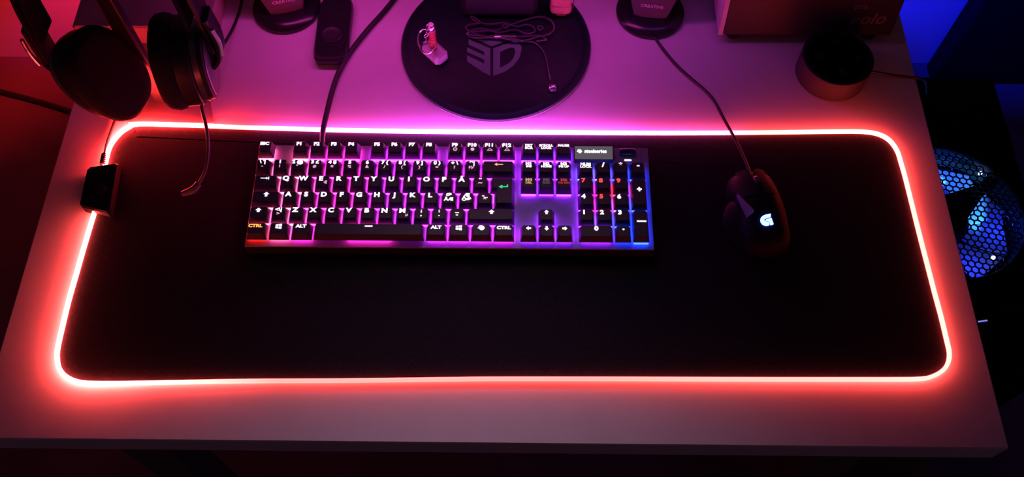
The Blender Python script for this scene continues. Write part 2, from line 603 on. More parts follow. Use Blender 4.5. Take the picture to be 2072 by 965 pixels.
ICON = {
    'up': ic_up(), 'left': rotp(ic_up(), PI / 2), 'down': rotp(ic_up(), PI), 'right': rotp(ic_up(), -PI / 2),
    'shift': [[(0, .5), (.62, -.05), (.28, -.05), (.28, -.5), (-.28, -.5), (-.28, -.05), (-.62, -.05)]],
    'caps': [[(0, .5), (.6, 0), (.26, 0), (.26, -.26), (-.26, -.26), (-.26, 0), (-.6, 0)], [(-.26, -.36), (.26, -.36), (.26, -.55), (-.26, -.55)]],
    'tab': [[(-1.5, .12), (.2, .12), (.2, .42), (.75, 0), (.2, -.42), (.2, -.12), (-1.5, -.12)], [(.8, .45), (1.05, .45), (1.05, -.45), (.8, -.45)]],
    'back': [[(1.5, .13), (-.6, .13), (-.55, .28), (-.4, .5), (-.65, .5), (-1.45, 0), (-.65, -.5), (-.4, -.5), (-.55, -.28), (-.6, -.13), (1.5, -.13)]],
    'enter': [[(1.1, .6), (1.1, -.14), (-.3, -.14), (-.15, -.45), (-.4, -.45), (-1.1, 0), (-.4, .45), (-.15, .45), (-.3, .14), (.82, .14), (.82, .6)]],
    'win': [[(-.6, .08), (-.06, .08), (-.06, .5), (-.6, .42)], [(.06, .08), (.65, .08), (.65, .6), (.06, .52)], [(-.6, -.42), (-.06, -.5), (-.06, -.04), (-.6, -.04)], [(.06, -.52), (.65, -.6), (.65, -.04), (.06, -.04)]],
    'swirl': [[(-.75, -.05), (-.45, .1), (-.5, .35), (-.15, .55), (.25, .5), (.55, .25), (.65, -.1), (.45, -.4), (.1, -.55), (-.25, -.4), (-.4, -.15)]],
    'sun': [[(math.cos(a * PI / 8) * .5, math.sin(a * PI / 8) * .5) for a in range(16)]],
    'dot': [[(math.cos(a * PI / 8) * .5, math.sin(a * PI / 8) * .5) for a in range(16)]],
    'ringi': [[(math.cos(a * PI / 6) * .55, math.sin(a * PI / 6) * .55), (math.cos((a + 1) * PI / 6) * .55, math.sin((a + 1) * PI / 6) * .55),
               (math.cos((a + 1) * PI / 6) * .34, math.sin((a + 1) * PI / 6) * .34), (math.cos(a * PI / 6) * .34, math.sin(a * PI / 6) * .34)] for a in range(12)] + [[(-.1, .1), (.1, .1), (.1, -.1), (-.1, -.1)]],
    'arc': [[(math.cos(a * PI / 8) * .6, math.sin(a * PI / 8) * .5 - .2), (math.cos((a + 1) * PI / 8) * .6, math.sin((a + 1) * PI / 8) * .5 - .2),
             (math.cos((a + 1) * PI / 8) * .42, math.sin((a + 1) * PI / 8) * .34 - .2), (math.cos(a * PI / 8) * .42, math.sin(a * PI / 8) * .34 - .2)] for a in range(8)] + [[(-.75, -.22), (.75, -.22), (.75, -.36), (-.75, -.36)]],
    'bar': [[(-.9, .16), (.9, .16), (.9, -.16), (-.9, -.16)]],
    'plus': [[(-.16, .5), (.16, .5), (.16, .16), (.5, .16), (.5, -.16), (.16, -.16), (.16, -.5), (-.16, -.5), (-.16, -.16), (-.5, -.16), (-.5, .16), (-.16, .16)]],
}


def glyph(spec_):
    """spec: ('text', dx, dy, size) or ('@icon', dx, dy, size) -> verts, faces in the key's plane"""
    t, dx, dy, sz = spec_[:4]
    if t.startswith('@'):
        vs_, fs = [], []
        for p in ICON[t[1:]]:
            n = len(vs_)
            vs_ += [Vector((x * sz, y * sz, 0)) for x, y in p]
            fs.append(tuple(range(n, n + len(p))))
    else:
        vs_, fs = text_mesh(t, sz, bold=sz * 0.05)
        vs_ = [Vector((v.x * 1.18, v.y, 0)) for v in vs_]
    return [v + Vector((dx, dy, 0)) for v in vs_], fs


LEDC = {
    'pink': ((1.0, 0.085, 0.30), 1.0), 'mag': ((1.0, 0.022, 0.52), 1.0), 'purple': ((0.62, 0.018, 0.95), 1.0), 'violet': ((0.28, 0.018, 1.0), 1.0),
    'lilac': ((0.12, 0.08, 1.0), 1.0), 'blue': ((0.008, 0.035, 1.0), 1.0), 'red': ((1.0, 0.012, 0.010), 0.6), 'rose': ((1.0, 0.03, 0.15), 0.6), 'dim': ((0.28, 0.02, 0.9), 0.4), 'green': ((0.50, 0.03, 0.8), 0.35),
}
LEDM = {k: emit('key_led_' + k, c, 16.0 * s, base=(0.3, 0.3, 0.3)) for k, (c, s) in LEDC.items()}
ledcache = {}


def ledmesh(w, d, kind):
    k = (w, d, kind)
    if k not in ledcache:
        b = MB().box((0, 0, 0.0016), (w * U - 0.0034, d * U - 0.0034, 0.0030), bev=0.0004)
        me = b.mesh('switch_light')
        me.materials.append(LEDM[kind])
        ledcache[k] = me
    return ledcache[k]


def key(u, row, w=1.0, d=1.0, led='purple', legs=(), lmat='legend', dy=0.0, poly=None, low=()):
    cx, cy = KX + (u + w / 2) * U, ROWY[row] + dy
    bz = pz(cy) + LIFT
    o = bpy.data.objects.new('keycap', capmesh(w, d, row, poly))
    col.objects.link(o)
    o.parent = kb
    o.location = Vector((cx, cy, bz)) - kb.location
    if led:
        l = bpy.data.objects.new('switch_light', ledmesh(2.6 if w > 6 else w if w < 2 else w * 0.92, d, led))
        col.objects.link(l)
        l.parent = kb
        l.location = Vector((cx, cy - (0.0023 if row == 'f' else -0.0010 if row == 'b' else 0.0014), pz(cy) + 0.0001)) - kb.location
    h, tl = ROWH[row]
    for group, m in ((legs, lmat), (low, 'legend_low')):
        if not group:
            continue
        b = MB()
        for g in group:
            vs_, fs = glyph(g)
            b.add([Vector((p.x, p.y, h + 0.00012 + tl * p.y)) for p in vs_], fs)
        me = bpy.data.meshes.new('legend')
        me.from_pydata([tuple(p) for p in b.v], [], b.f)
        me.materials.append(M[m])
        lo = bpy.data.objects.new('legend', me)
        col.objects.link(lo)
        lo.parent = o
    return o


def T(t, dx=0, dy=.0034, s=.0066):
    return (t, dx, dy, s)


def lcol(u):
    return 'pink' if u < 2.6 else 'mag' if u < 6.5 else 'purple'


# function row
key(0, 'f', led='pink', legs=[T('ESC', -.0008, .004, .0050)])
for i in range(12):
    u0 = 2 + i + (0.5 if i >= 4 else 0) + (0.5 if i >= 8 else 0)
    lw = {8: [('@ringi', 0, -.0012, .0044)], 9: [('@sun', 0, -.0012, .0042)], 10: [('@arc', 0, -.0014, .0042)], 11: [('@arc', 0, -.0014, .0042), ('@dot', 0, .0012, .0014)]}.get(i, ())
    key(u0, 'f', led=lcol(u0), legs=[T('F%d' % (i + 1), -.0006, .0040, .0056)], low=lw)
for i, t in enumerate((('PRT', 'SCR'), ('SCROLL', 'LOCK'), ('PAUSE',))):
    s = .0040 if len(t[0]) < 5 else .0036
    key(15.25 + i, 'f', led='violet', legs=[T(x, 0, .0042 - j * .0032, s) for j, x in enumerate(t)])
# number row
NR = [("\\ '|", '-'), ('1', '!'), ('2 @', '"'), ('3 £', '#'), ('4 $', '¤'), ('5', '%'), ('6', '&'), ('7 {', '/'), ('8 [', '('), ('9 ]', ')'), ('0 }', '='), ('+ \\', '?'), ("´`|", '§½')]
for i, (a, c) in enumerate(NR):
    key(i, 'n', led=lcol(i), legs=[T(a, 0, .0042, .0056)], low=[T(c, 0, -.0012, .0046)])
key(13, 'n', 2.0, led='purple', legs=[('@back', .0005, .0030, .0032)], lmat='legend_back')
# top letter row
key(0, 'q', 1.5, led='pink', legs=[('@tab', .0005, .0034, .0036)])
for i, a in enumerate('QWERTYUIOPÅ'):
    key(1.5 + i, 'q', led=lcol(1.5 + i), legs=[T(a, -.0012, .0034, .0074)], low=[T('€', .0042, -.0012, .0046)] if a == 'E' else ())
key(12.5, 'q', led='purple', legs=[T('¨', 0, .0030, .0070)], low=[T('~', 0, -.0002, .0060)])
# home row
key(0, 'a', 1.75, led='pink', legs=[('@caps', .0012, .0034, .0052)])
for i, a in enumerate('ASDFGHJKL'):
    key(1.75 + i, 'a', led=lcol(1.75 + i), legs=[T(a, -.0012, .0034, .0074)])
key(10.75, 'a', led='purple', legs=[T('Ø', 0, .0040, .0062), T('ÄÆ', 0, -.0012, .0052)])
key(11.75, 'a', led='purple', legs=[T('Æ', 0, .0040, .0062), T('ÖØ', 0, -.0012, .0052)])
key(12.75, 'a', led='purple', legs=[T('-_', .0005, .0036, .0056)], low=[T('^', .0005, -.0006, .0056)])
# bottom letter row
key(0, 'z', 1.25, led='pink', legs=[('@shift', 0, .0034, .0052)])
key(1.25, 'z', led='pink', legs=[T('<\\|', 0, .0040, .0056)], low=[T('>', 0, -.0010, .0050)])
for i, a in enumerate('ZXCVBNM'):
    key(2.25 + i, 'z', led=lcol(2.25 + i), legs=[T(a, -.0012, .0036, .0074)], low=[T('µ', .0036, -.0010, .0046)] if a == 'M' else ())
for i, (a, c) in enumerate(((',', ';'), ('.', ':'), ('-', '_'))):
    key(9.25 + i, 'z', led='purple', legs=[T(c, 0, .0040, .0056), T(a, 0, -.0006, .0056)])
key(12.25, 'z', 2.75, led='violet', legs=[('@shift', .001, .0034, .0052)])
# modifier row
key(0, 'b', 1.25, led='red', legs=[T('CTRL', -.0008, .0034, .0052)], lmat='legend_orange')
key(1.25, 'b', 1.25, led='pink', legs=[('@win', 0, .0030, .0052)])
key(2.5, 'b', 1.25, led='mag', legs=[T('ALT', 0, .0034, .0052)])
key(3.75, 'b', 6.25, led='mag', legs=[('@bar', 0, .0042, .0045)])
key(10, 'b', 1.25, led='purple', legs=[T('ALT', 0, .0034, .0052)])
key(11.25, 'b', 1.25, led='purple', legs=[('@win', 0, .0030, .0052)])
key(12.5, 'b', 1.25, led='purple', legs=[('@swirl', 0, .0032, .0056)])
key(13.75, 'b', 1.25, led='purple', legs=[T('CTRL', 0, .0034, .0052)])
# tall L-shaped enter key
g = 0.00085
ey = U / 2
top, bot = U - g, -U + g
xr, xl, xl2 = 0.75 * U - g, -0.75 * U + g, -0.5 * U + g
polyL = [(xl2, bot, 1, 1), (xr, bot, -1, 1), (xr, top, -1, -1), (xl, top, 1, -1), (xl, 0 + g, 1, 1), (xl2, 0 + g, 1, 1)]
key(13.5, 'a', 1.5, led='green', dy=ey, poly=polyL, legs=[('@enter', .0012, .0052, .0046)], lmat='legend_green')
# navigation block
for i, (a, c) in enumerate((('M1', 'INS'), ('M2', 'HOME'), ('M3', 'PG UP'))):
    key(15.25 + i, 'n', led='violet', legs=[T(a, 0, .0042, .0046), T(c, 0, .0008, .0034)])
for i, (a, c, m, ld) in enumerate((('M4', 'DEL', 'legend_amber', 'violet'), ('M5', 'END', 'legend_off', 'dim'), ('M6', 'PG DN', 'legend_dimred', 'violet'))):
    key(15.25 + i, 'q', led=ld, legs=[T(a, 0, .0040, .0048), T(c, 0, .0004, .0034)], lmat=m)
key(16.25, 'z', led='violet', legs=[('@up', 0, .0034, .0050)])
for i, a in enumerate(('@left', '@down', '@right')):
    key(15.25 + i, 'b', led='violet', legs=[(a, 0, .0032, .0050)])
# number pad
key(18.5, 'n', led='lilac', legs=[T('NUM', 0, .0042, .0042), T('LOCK', 0, .0010, .0038)], lmat='legend_num')
for i, (a, ld) in enumerate((('/', 'lilac'), ('*', 'blue'), ('-', 'blue'))):
    key(19.5 + i, 'n', led=ld, legs=[T(a, 0, .0032, .0072)], lmat='legend_num')
for i, a in enumerate('789'):
    key(18.5 + i, 'q', led=('violet', 'red', 'rose')[i], legs=[T(a, -.0030, .0036, .0070)], lmat='legend_red')
for i, a in enumerate('456'):
    key(18.5 + i, 'a', led=('violet', 'red', 'lilac')[i], legs=[T(a, -.0030, .0036, .0070)], lmat='legend_red' if a == '5' else 'legend_num')
for i, a in enumerate('123'):
    key(18.5 + i, 'z', led=('violet', 'lilac', 'blue')[i], legs=[T(a, -.0030, .0036, .0070)], lmat='legend_num')
key(18.5, 'b', 2.0, led='violet', legs=[T('0', 0, .0034, .0070)], lmat='legend_num')
key(20.5, 'b', led='blue', legs=[T('.', 0, .0050, .0090)], lmat='legend_num')
key(21.5, 'q', 1.0, 2.0, led='blue', dy=-U / 2, legs=[('@plus', 0, .0030, .0052)], lmat='legend_num')
key(21.5, 'z', 1.0, 2.0, led='blue', dy=-U / 2, legs=[('@bar', .0006, .0030, .0055)], lmat='legend_num')

# small display, roller and button above the number pad
sx0, sx1 = KX + 18.42 * U, KX + 20.62 * U
sy0, sy1 = ROWY['f'] - 0.0085, ROWY['f'] + 0.0088
b = MB()
b.loft([[Vector((x, sy0, pz(sy0) - .001)), Vector((x, sy0, pz(sy0) + .0060)), Vector((x, sy1, pz(sy1) + .0078)), Vector((x, sy1, pz(sy1) - .001))] for x in (sx0 - .001, sx1 + .001)])
disp = b.build('display', M['plastic'], kb, smooth=False)
b = MB()
zz0, zz1 = pz(sy0) + .0062, pz(sy1) + .0079
b.add([(sx0, sy0 + .0006, zz0), (sx1, sy0 + .0006, zz0), (sx1, sy1 - .0012, zz1), (sx0, sy1 - .0012, zz1)], [(0, 1, 2, 3)])
b.build('protective_film', M['screen_film'], disp, smooth=False)
fm = frame(((sx0 + sx1) / 2 + .002, (sy0 + sy1) / 2 + .0014, (zz0 + zz1) / 2 + .0004), (1, 0, 0), (0, sy1 - sy0, zz1 - zz0))
vs_, fs = text_mesh('steelseries', .0058, bold=.00022)
b = MB().add([fm @ v for v in vs_], fs)
b.add([fm @ (Vector((x * .0044 - .0178, y * .0044, 0))) for x, y in ICON['swirl'][0]], [tuple(range(len(ICON['swirl'][0])))])
b.build('display_text', M['screen_text'], disp, smooth=False)
rx = KX + 21.52 * U
ry = ROWY['f'] + 0.0046
b = MB()
ringz = []
for i in range(13):
    x = rx - .0085 + i * .017 / 12
    rr = .0042 if i % 12 else .0034
    ringz.append([Vector((x, ry + rr * math.cos(a * PI / 8), pz(ry) + .0012 + rr * math.sin(a * PI / 8))) for a in range(16)])
b.loft(ringz).build('volume_roller', M['plastic'], kb)
by = ROWY['f'] - 0.0056
b = MB()
b.box((rx, by, pz(by) + .0008), (.0085, .0028, .0020), bev=.0008)
b.build('media_button', M['legend'], kb)
bt = MB().box((rx, ROWY['f'] - 0.0005, pz(ROWY['f']) + .0004), (.030, .0188, .0012), bev=.0004).build('corner_plate', M['plate'], kb, smooth=False)

# keyboard cable
kc = [at(652, 292, .012), at(654, 262, .008), at(662, 225, .0058), at(672, 185, .0036), at(684, 150, .0034), at(703, 115, .0034), at(722, 88, .0034), at(748, 56, .0034), at(776, 25, .0034), at(805, -12, .0034), at(850, -80, .0034)]
tag(MB().tube(catmull(kc, 6), 0.0033, 10).build('keyboard_cable', M['cable'], loc=(kc[4].x, kc[4].y, 0)), 'thick black cable running back from the keyboard', 'cable')

# ------------------------------------------------------------------ mouse
ML = Vector((0.262, 0.066, 0.0038))
mouse = empty('mouse', ML, 'black gaming mouse with a glowing blue-white logo and thumb rest', 'mouse')
MR = Matrix.Rotation(math.radians(7), 3, 'Z')


def mp(x, y, z):
    return MR @ (Vector((x, y, z)) * 0.83) + ML


def hz(y):
    # height of the mouse's back along its length (y: -0.062 rear .. 0.062 front)
    t = (y + 0.062) / 0.124
    return 0.010 + 0.031 * math.sin(PI * min(1, max(0, (t * 0.80 + 0.10)))) ** 0.8 * (1.0 - 0.30 * t)


rings = []
NS = 18
for i in range(NS + 1):
    t = i / NS
    y = -0.062 + 0.124 * t
    endk = math.sqrt(max(0.0, 1 - (2 * t - 1) ** 8))
    wl = (0.030 + 0.006 * math.sin(PI * t * .9 + .2) - 0.006 * math.sin(PI * t) ** 4) * (0.35 + 0.65 * endk)
    wr = (0.029 + 0.005 * math.sin(PI * t * .9 + .3)) * (0.35 + 0.65 * endk)
    hh = hz(y) * (0.45 + 0.55 * endk)
    r = []
    for k in range(20):
        a = 2 * PI * k / 20
        c, s = math.cos(a), math.sin(a)
        w = wr if c > 0 else wl
        x = w * abs(c) ** 0.75 * (1 if c > 0 else -1)
        z = 0.0005 + (hh * abs(s) ** 0.8 if s > 0 else 0.0)
        if s < 0:
            x *= 0.94
        r.append(mp(x, y, z + (0.004 if s > 0 else 0) * abs(s)))
    rings.append(r)
MB().loft(rings).build('shell', M['mouse'], mouse)
# buttons as raised plates following the back
for sgn in (-1, 1):
    b = MB()
    rr = []
    for i in range(7):
        y = 0.012 + i * 0.0078
        z = hz(y) + 0.0030
        w0, w1 = (0.0035, 0.0225 - 0.0006 * i)
        drop = 0.0045
        rr.append([mp(sgn * w0, y, z + .0022), mp(sgn * (w0 + w1) / 2, y, z + .0012), mp(sgn * w1, y, z - drop), mp(sgn * w1, y, z - drop - .003), mp(sgn * w0, y, z - .002)])
    b.loft(rr).build('button', M['matte'], mouse)
MB().lathe(mp(0, 0.036, hz(.036) + .001), [(0.0052, -.0025), (0.0064, -.0018), (0.0064, .0018), (0.0052, .0025)], 24, MR @ Matrix.Rotation(PI / 2, 3, 'Y')).build('scroll_wheel', M['headmetal'], mouse)
# thumb rest wing on the left side
b = MB()
rr = []
for i in range(9):
    t = i / 8
    y = -0.050 + t * 0.075
    out = 0.028 + 0.020 * math.sin(PI * t) ** 0.7
    rr.append([mp(-0.020, y, .0006), mp(-out, y, .0006), mp(-out - .001, y, .004 + .004 * t), mp(-out + .004, y, .0065 + .006 * t), mp(-0.024, y, .016 + .006 * t), mp(-0.018, y, .016)])
b.loft(rr).build('thumb_rest', M['mouse'], mouse)
# triangular metal plate beside the index button
b = MB()
tri = [at(1492, 391, .034), at(1526, 425, .041), at(1513, 436, .036)]
b.loft([[p - Vector((0, 0, .006)) for p in tri], tri]).build('side_plate', M['side_plate'], mouse, smooth=False)
for k in range(2):
    p0, p1 = (at(1492 + k * 12, 404 + k * 23, .026), at(1502 + k * 9, 425 + k * 17, .026))
    b = MB().tube([p0, p0.lerp(p1, .5) + Vector((0, 0, .001)), p1], 0.0022, 8)
    b.build('thumb_button', M['gloss'], mouse)
# lit logo: a round G with a hook, cut from a thin plate
lc = at(1550, 446, .0372)
lf = frame(lc, MR @ Vector((1, 0.05, 0)), MR @ Vector((0, 1, 0.18)))


def arcpts(r, a0, a1, n, cx=0, cy=0):
    return [(cx + r * math.cos(math.radians(a0 + (a1 - a0) * i / n)), cy + r * math.sin(math.radians(a0 + (a1 - a0) * i / n))) for i in range(n + 1)]


b = MB()
S = 0.0058
outer = arcpts(1.0, 90, 270, 14) + [(.15, -1.0), (.38, -.62), (.38, -.45)]
inner = [(.05, -.38)] + arcpts(.40, 250, 100, 9) + [(.05, .46)]
Gp = [(1.12, 1.12), (.1, 1.06)] + arcpts(1.0, 95, 268, 16) + [(.34, -.98), (.46, -.72), (.36, -.42), (.05, -.36)] + arcpts(.36, 262, 108, 10) + [(.2, .42), (.98, .52)]
hook = [(1.05, .30), (.1, .20), (-.12, .06), (-.10, -.12), (.30, -.16), (.62, -.38), (.62, -.98), (1.14, -.92)]
for poly in (Gp, hook):
    b.prism([(x * S, y * S) for x, y in poly], -0.001, 0.0010, lf)
b.build('logo', M['mouse_logo'], mouse, smooth=False)['label'] = 'glowing blue-white letter logo'
mc = [at(1522, 362, .014), at(1511, 332, .009), at(1496, 298, .0072), at(1480, 268, .0074), at(1466, 243, .0030), at(1447, 207, .0022), at(1430, 186, .0022), at(1402, 162, .0022), at(1375, 138, .0022), at(1350, 110, .0022), at(1328, 80, .0022), at(1318, 62, .0022)]
tag(MB().tube(catmull(mc, 6), 0.0019, 8).build('mouse_cable', M['cable'], loc=(mc[6].x, mc[6].y, 0)), 'thin dark cable winding from the mouse to the speaker', 'cable')

# ------------------------------------------------------------------ monitor on its round stand
SC = Vector((-0.0285, 0.306, 0))
SR = 0.1155
mon = empty('monitor', SC, 'monitor on a round black stand base with a grey cube logo', 'monitor')
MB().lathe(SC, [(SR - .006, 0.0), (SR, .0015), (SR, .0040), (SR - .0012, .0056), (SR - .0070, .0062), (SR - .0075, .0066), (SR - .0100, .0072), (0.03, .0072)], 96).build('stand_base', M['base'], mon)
# pale speckled bead let into the rim
b = MB()
b.tube([SC + Vector(((SR + .0001) * math.cos(a * PI / 48), (SR + .0001) * math.sin(a * PI / 48), .0030)) for a in range(96)], 0.0009, 6, closed=True)
b.build('rim_bead', M['dim_print'], mon)
b = MB()
b.box((SC.x + .004, 0.372, 0.130), (.094, .058, .246), bev=.006)
b.build('stand_post', M['plastic'], mon)
sb = MB().box((SC.x + .02, 0.372, 0.47), (.72, .045, .42), bev=.006).build('housing', M['plastic'], mon)
MB().box((SC.x + .02, 0.3485, 0.47), (.69, .002, .385)).build('screen', M['screen_glow'], mon, smooth=False)
MB().box((SC.x + .02, 0.372, 0.252), (.5, .012, .012), bev=.003).build('light_bar', M['plastic'], mon)
# cube-shaped mark printed on the base
LZ = 0.00725


def lp(px, py):
    # logo pixels of the photograph -> points on the base
    p = at(px, py, LZ)
    return (p.x, p.y)


b = MB()
E1 = [(945, 80), (952, 78), (991, 96), (991, 154), (982, 149), (945, 124), (945, 115), (980, 130), (980, 122), (955, 111), (945, 107), (945, 98), (978, 111), (978, 103), (960, 95), (945, 88)]
outl = [[(948, 79), (992, 98), (992, 154), (980, 147), (980, 105), (948, 90)],
        [(945, 96), (980, 112), (980, 121), (945, 105)],
        [(945, 112), (980, 129), (980, 148), (945, 124)]]
Dp_out = [(998, 98), (1040, 83), (1050, 86), (1056, 96), (1052, 115), (1040, 132), (1022, 145), (998, 154)]
Dp_in = [(1013, 104), (1034, 96), (1041, 98), (1043, 105), (1038, 118), (1030, 127), (1013, 137)]
for poly in outl:
    b.prism([lp(*p) for p in poly], LZ - .0002, LZ + .0002)
n = 40


def resamp(p, n):
    pts = [Vector((x, y)) for x, y in p]
    L = [0]
    for i in range(len(pts)):
        L.append(L[-1] + (pts[(i + 1) % len(pts)] - pts[i]).length)
    out = []
    for k in range(n):
        t = L[-1] * k / n
        i = max(j for j in range(len(pts)) if L[j] <= t)
        f = (t - L[i]) / max(1e-9, L[i + 1] - L[i])
        q_ = pts[i].lerp(pts[(i + 1) % len(pts)], f)
        out.append((q_.x, q_.y))
    return out


oo = [(998, 98), (1019, 90.5), (1040, 83), (1050, 86), (1056, 96), (1052, 115), (1040, 132), (1022, 145), (998, 154), (998, 126)]
ii = [(1012, 105), (1022, 100.5), (1034, 96), (1041, 98), (1043, 105), (1039, 117), (1032, 126), (1023, 132), (1012, 137), (1012, 121)]
for k in range(10):
    b.prism([lp(*p) for p in (oo[k], oo[(k + 1) % 10], ii[(k + 1) % 10], ii[k])], LZ - .0002, LZ + .0002)
b.prism([lp(*p) for p in ((955, 75), (1036, 79), (998, 93), (992, 93))], LZ - .0002, LZ + .0002)
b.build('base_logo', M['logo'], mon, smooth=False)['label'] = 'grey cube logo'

# ------------------------------------------------------------------ things on the round base
BZ = 0.0073
hm = empty('hammer_keyring', at(880, 122, BZ), 'small metal hammer keyring with red-brown handle on the round base', 'keyring')
P0, P1, P2 = at(885, 137, BZ), at(852, 107, BZ), at(911, 121, BZ)
ax = (P1 - P0).normalized()
ay = Vector((-ax.y, ax.x, 0))
if ay.dot(P2 - P0) < 0:
    ay = -ay
hl, hw, hh = (P1 - P0).length / 2, abs(ay.dot(P2 - P0)) / 2, 0.0070
hc = P0 + ax * hl + ay * hw + Vector((0, 0, hh))


def hring(x, k):
    c = 0.35
    pr = [(-1, -1 + c), (-1 + c, -1), (1 - c, -1), (1, -1 + c), (1, 1 - c), (1 - c, 1), (-1 + c, 1), (-1, 1 - c)]
    return [hc + ax * x + ay * (y * hw * k) + Vector((0, 0, z * hh * k)) for y, z in pr]


b = MB().loft([hring(-hl, .74), hring(-hl + .0035, 1.0), hring(hl - .0035, 1.0), hring(hl, .74)])
b.build('head', M['hammer'], hm, smooth=False)
hb = Vector((hc.x - .001, hc.y + .001, hc.z + hh - .001))
b = MB().lathe(hb, [(.0030, 0), (.0036, .002), (.0038, .012), (.0042, .028), (.0046, .034), (.0036, .036)], 16)
for k in range(5):
    b.lathe(hb, [(.0036, .004 + k * .006), (.0046, .005 + k * .006), (.0046, .0062 + k * .006), (.0036, .0072 + k * .006)], 16)
b.build('handle', M['hammer_grip'], hm)
b = MB().lathe(hb + Vector((0, 0, .034)), [(.0040, 0), (.0050, .001), (.0050, .005), (.0034, .008)], 16)
b.build('pommel', M['steel'], hm)
# chain of links from the handle end to the split ring
for k in range(5):
    p = hb + Vector((-.0030 - .0012 * k, -.003 - .001 * k, .040 - .0055 * k))
    Rk = Euler((0.5, 0.6 + k * 1.4, k * 0.9)).to_matrix()
    MB().tube([p + Rk @ Vector((.0026 * math.cos(a * PI / 6), .0036 * math.sin(a * PI / 6), 0)) for a in range(12)], .0007, 6, closed=True).build('chain_link', M['steel'], hm)
rc = at(862, 84, .030)
Rr = Euler((math.radians(35), math.radians(-22), 0)).to_matrix()
b = MB()
for dz in (0, .0012):
    b.tube([rc + Rr @ Vector((.0098 * math.cos(a * PI / 20), .0145 * math.sin(a * PI / 20), dz)) for a in range(40)], .0008, 8, closed=True)
b.build('split_ring', M['steel'], hm)

uc = empty('usb_cable', at(1030, 62, BZ), 'thin bundled cable with a small plug on the round base', 'cable')
z0 = BZ + .0022
cp = []
loopA = [(1118, 177), (1113, 160), (1108, 135), (1104, 115), (1095, 98), (1080, 86), (1055, 84), (1030, 80), (1000, 73), (970, 77), (950, 74), (947, 66), (975, 63), (1010, 60), (1040, 48), (1070, 38), (1095, 34), (1115, 42), (1121, 57), (1112, 68), (1090, 74), (1060, 82), (1035, 78), (1000, 76), (965, 70),
         (943, 58), (950, 50), (972, 46), (955, 32), (946, 22), (960, 42), (990, 49), (1020, 46), (1045, 54), (1062, 50), (1078, 54), (1082, 64), (1066, 68), (1040, 60), (1010, 66), (975, 58), (955, 62), (950, 70), (985, 74), (1020, 74), (1060, 74), (1090, 72), (1105, 80), (1085, 83)]
for i, (u_, v_) in enumerate(loopA):
    cp.append(at(u_, v_, z0 + (0.0012 + .0026 * ((i * 7) % 5) / 4 if i > 6 else 0.0)))
MB().tube(catmull(cp, 5), 0.0011, 6).build('cord', M['bundle_cable'], uc)
pA = at(1118, 177, BZ + .003)
b = MB().box(pA, (.0082, .0085, .0046), bev=.0008)
b.build('plug', M['steel'], uc)
MB().box(pA + Vector((0, .0072, 0)), (.0066, .0070, .0050), bev=.0012).build('plug_grip', M['cable'], uc)
for (u_, v_, rz) in ((1022, 54, .3), (1093, 58, -.5)):
    p = at(u_, v_, BZ + .0062)
    Rz = Matrix.Rotation(rz, 3, 'Z')
    b = MB()
    for sx, sy, wx, wy in ((0, .0026, .0072, .0012), (0, -.0026, .0072, .0012), (.003, 0, .0012, .0064), (-.003, 0, .0012, .0064)):
        b.box(p + Rz @ Vector((sx, sy, 0)), (wx, wy, .0035), Rz)
    b.build('cable_clip', M['steel'], uc, smooth=False)
b = MB().tube([at(1001, 73, BZ + .0048), at(1020, 74, BZ + .0052), at(1044, 75, BZ + .0048)], lambda t: .0016 + .0006 * abs(2 * t - 1), 8)
b.build('sleeve', M['steel'], uc)

# orange trinket at the back of the base
ot = at(1134, 36, BZ)
tr = empty('plastic_trinket', ot, 'orange ribbed plastic trinket standing behind the bundled cable', 'trinket')
b = MB()


def rr_ring(c, w, d, z, n=16, e=0.5):
    return [Vector((c.x + w * abs(math.cos(2 * PI * k / n)) ** e * math.copysign(1, math.cos(2 * PI * k / n)), c.y + d * abs(math.sin(2 * PI * k / n)) ** e * math.copysign(1, math.sin(2 * PI * k / n)), z)) for k in range(n)]


lv = [(.0072, .0055, .0065), (.0128, .0088, .0072), (.0136, .0095, .0100), (.0132, .0093, .0190), (.0112, .0080, .0200), (.0126, .0090, .0215), (.0130, .0092, .0300), (.0115, .0082, .0310), (.0126, .0090, .0325), (.0120, .0086, .0480), (.0080, .0060, .0500)]
b.loft([rr_ring(ot + Vector((0, .008, 0)), w, d, BZ + z) for w, d, z in lv]).build('body', M['orange'], tr)
b = MB().box(ot + Vector((.001, .0065, .0033)), (.0125, .0085, .0070), bev=.0012)
b.build('peg', M['orange'], tr)
b = MB().tube([ot + Vector((.0150, .006, .006)), ot + Vector((.0155, .005, .03)), ot + Vector((.0150, .006, .052))], .0005, 6)
b.build('wire', M['steel'], tr)


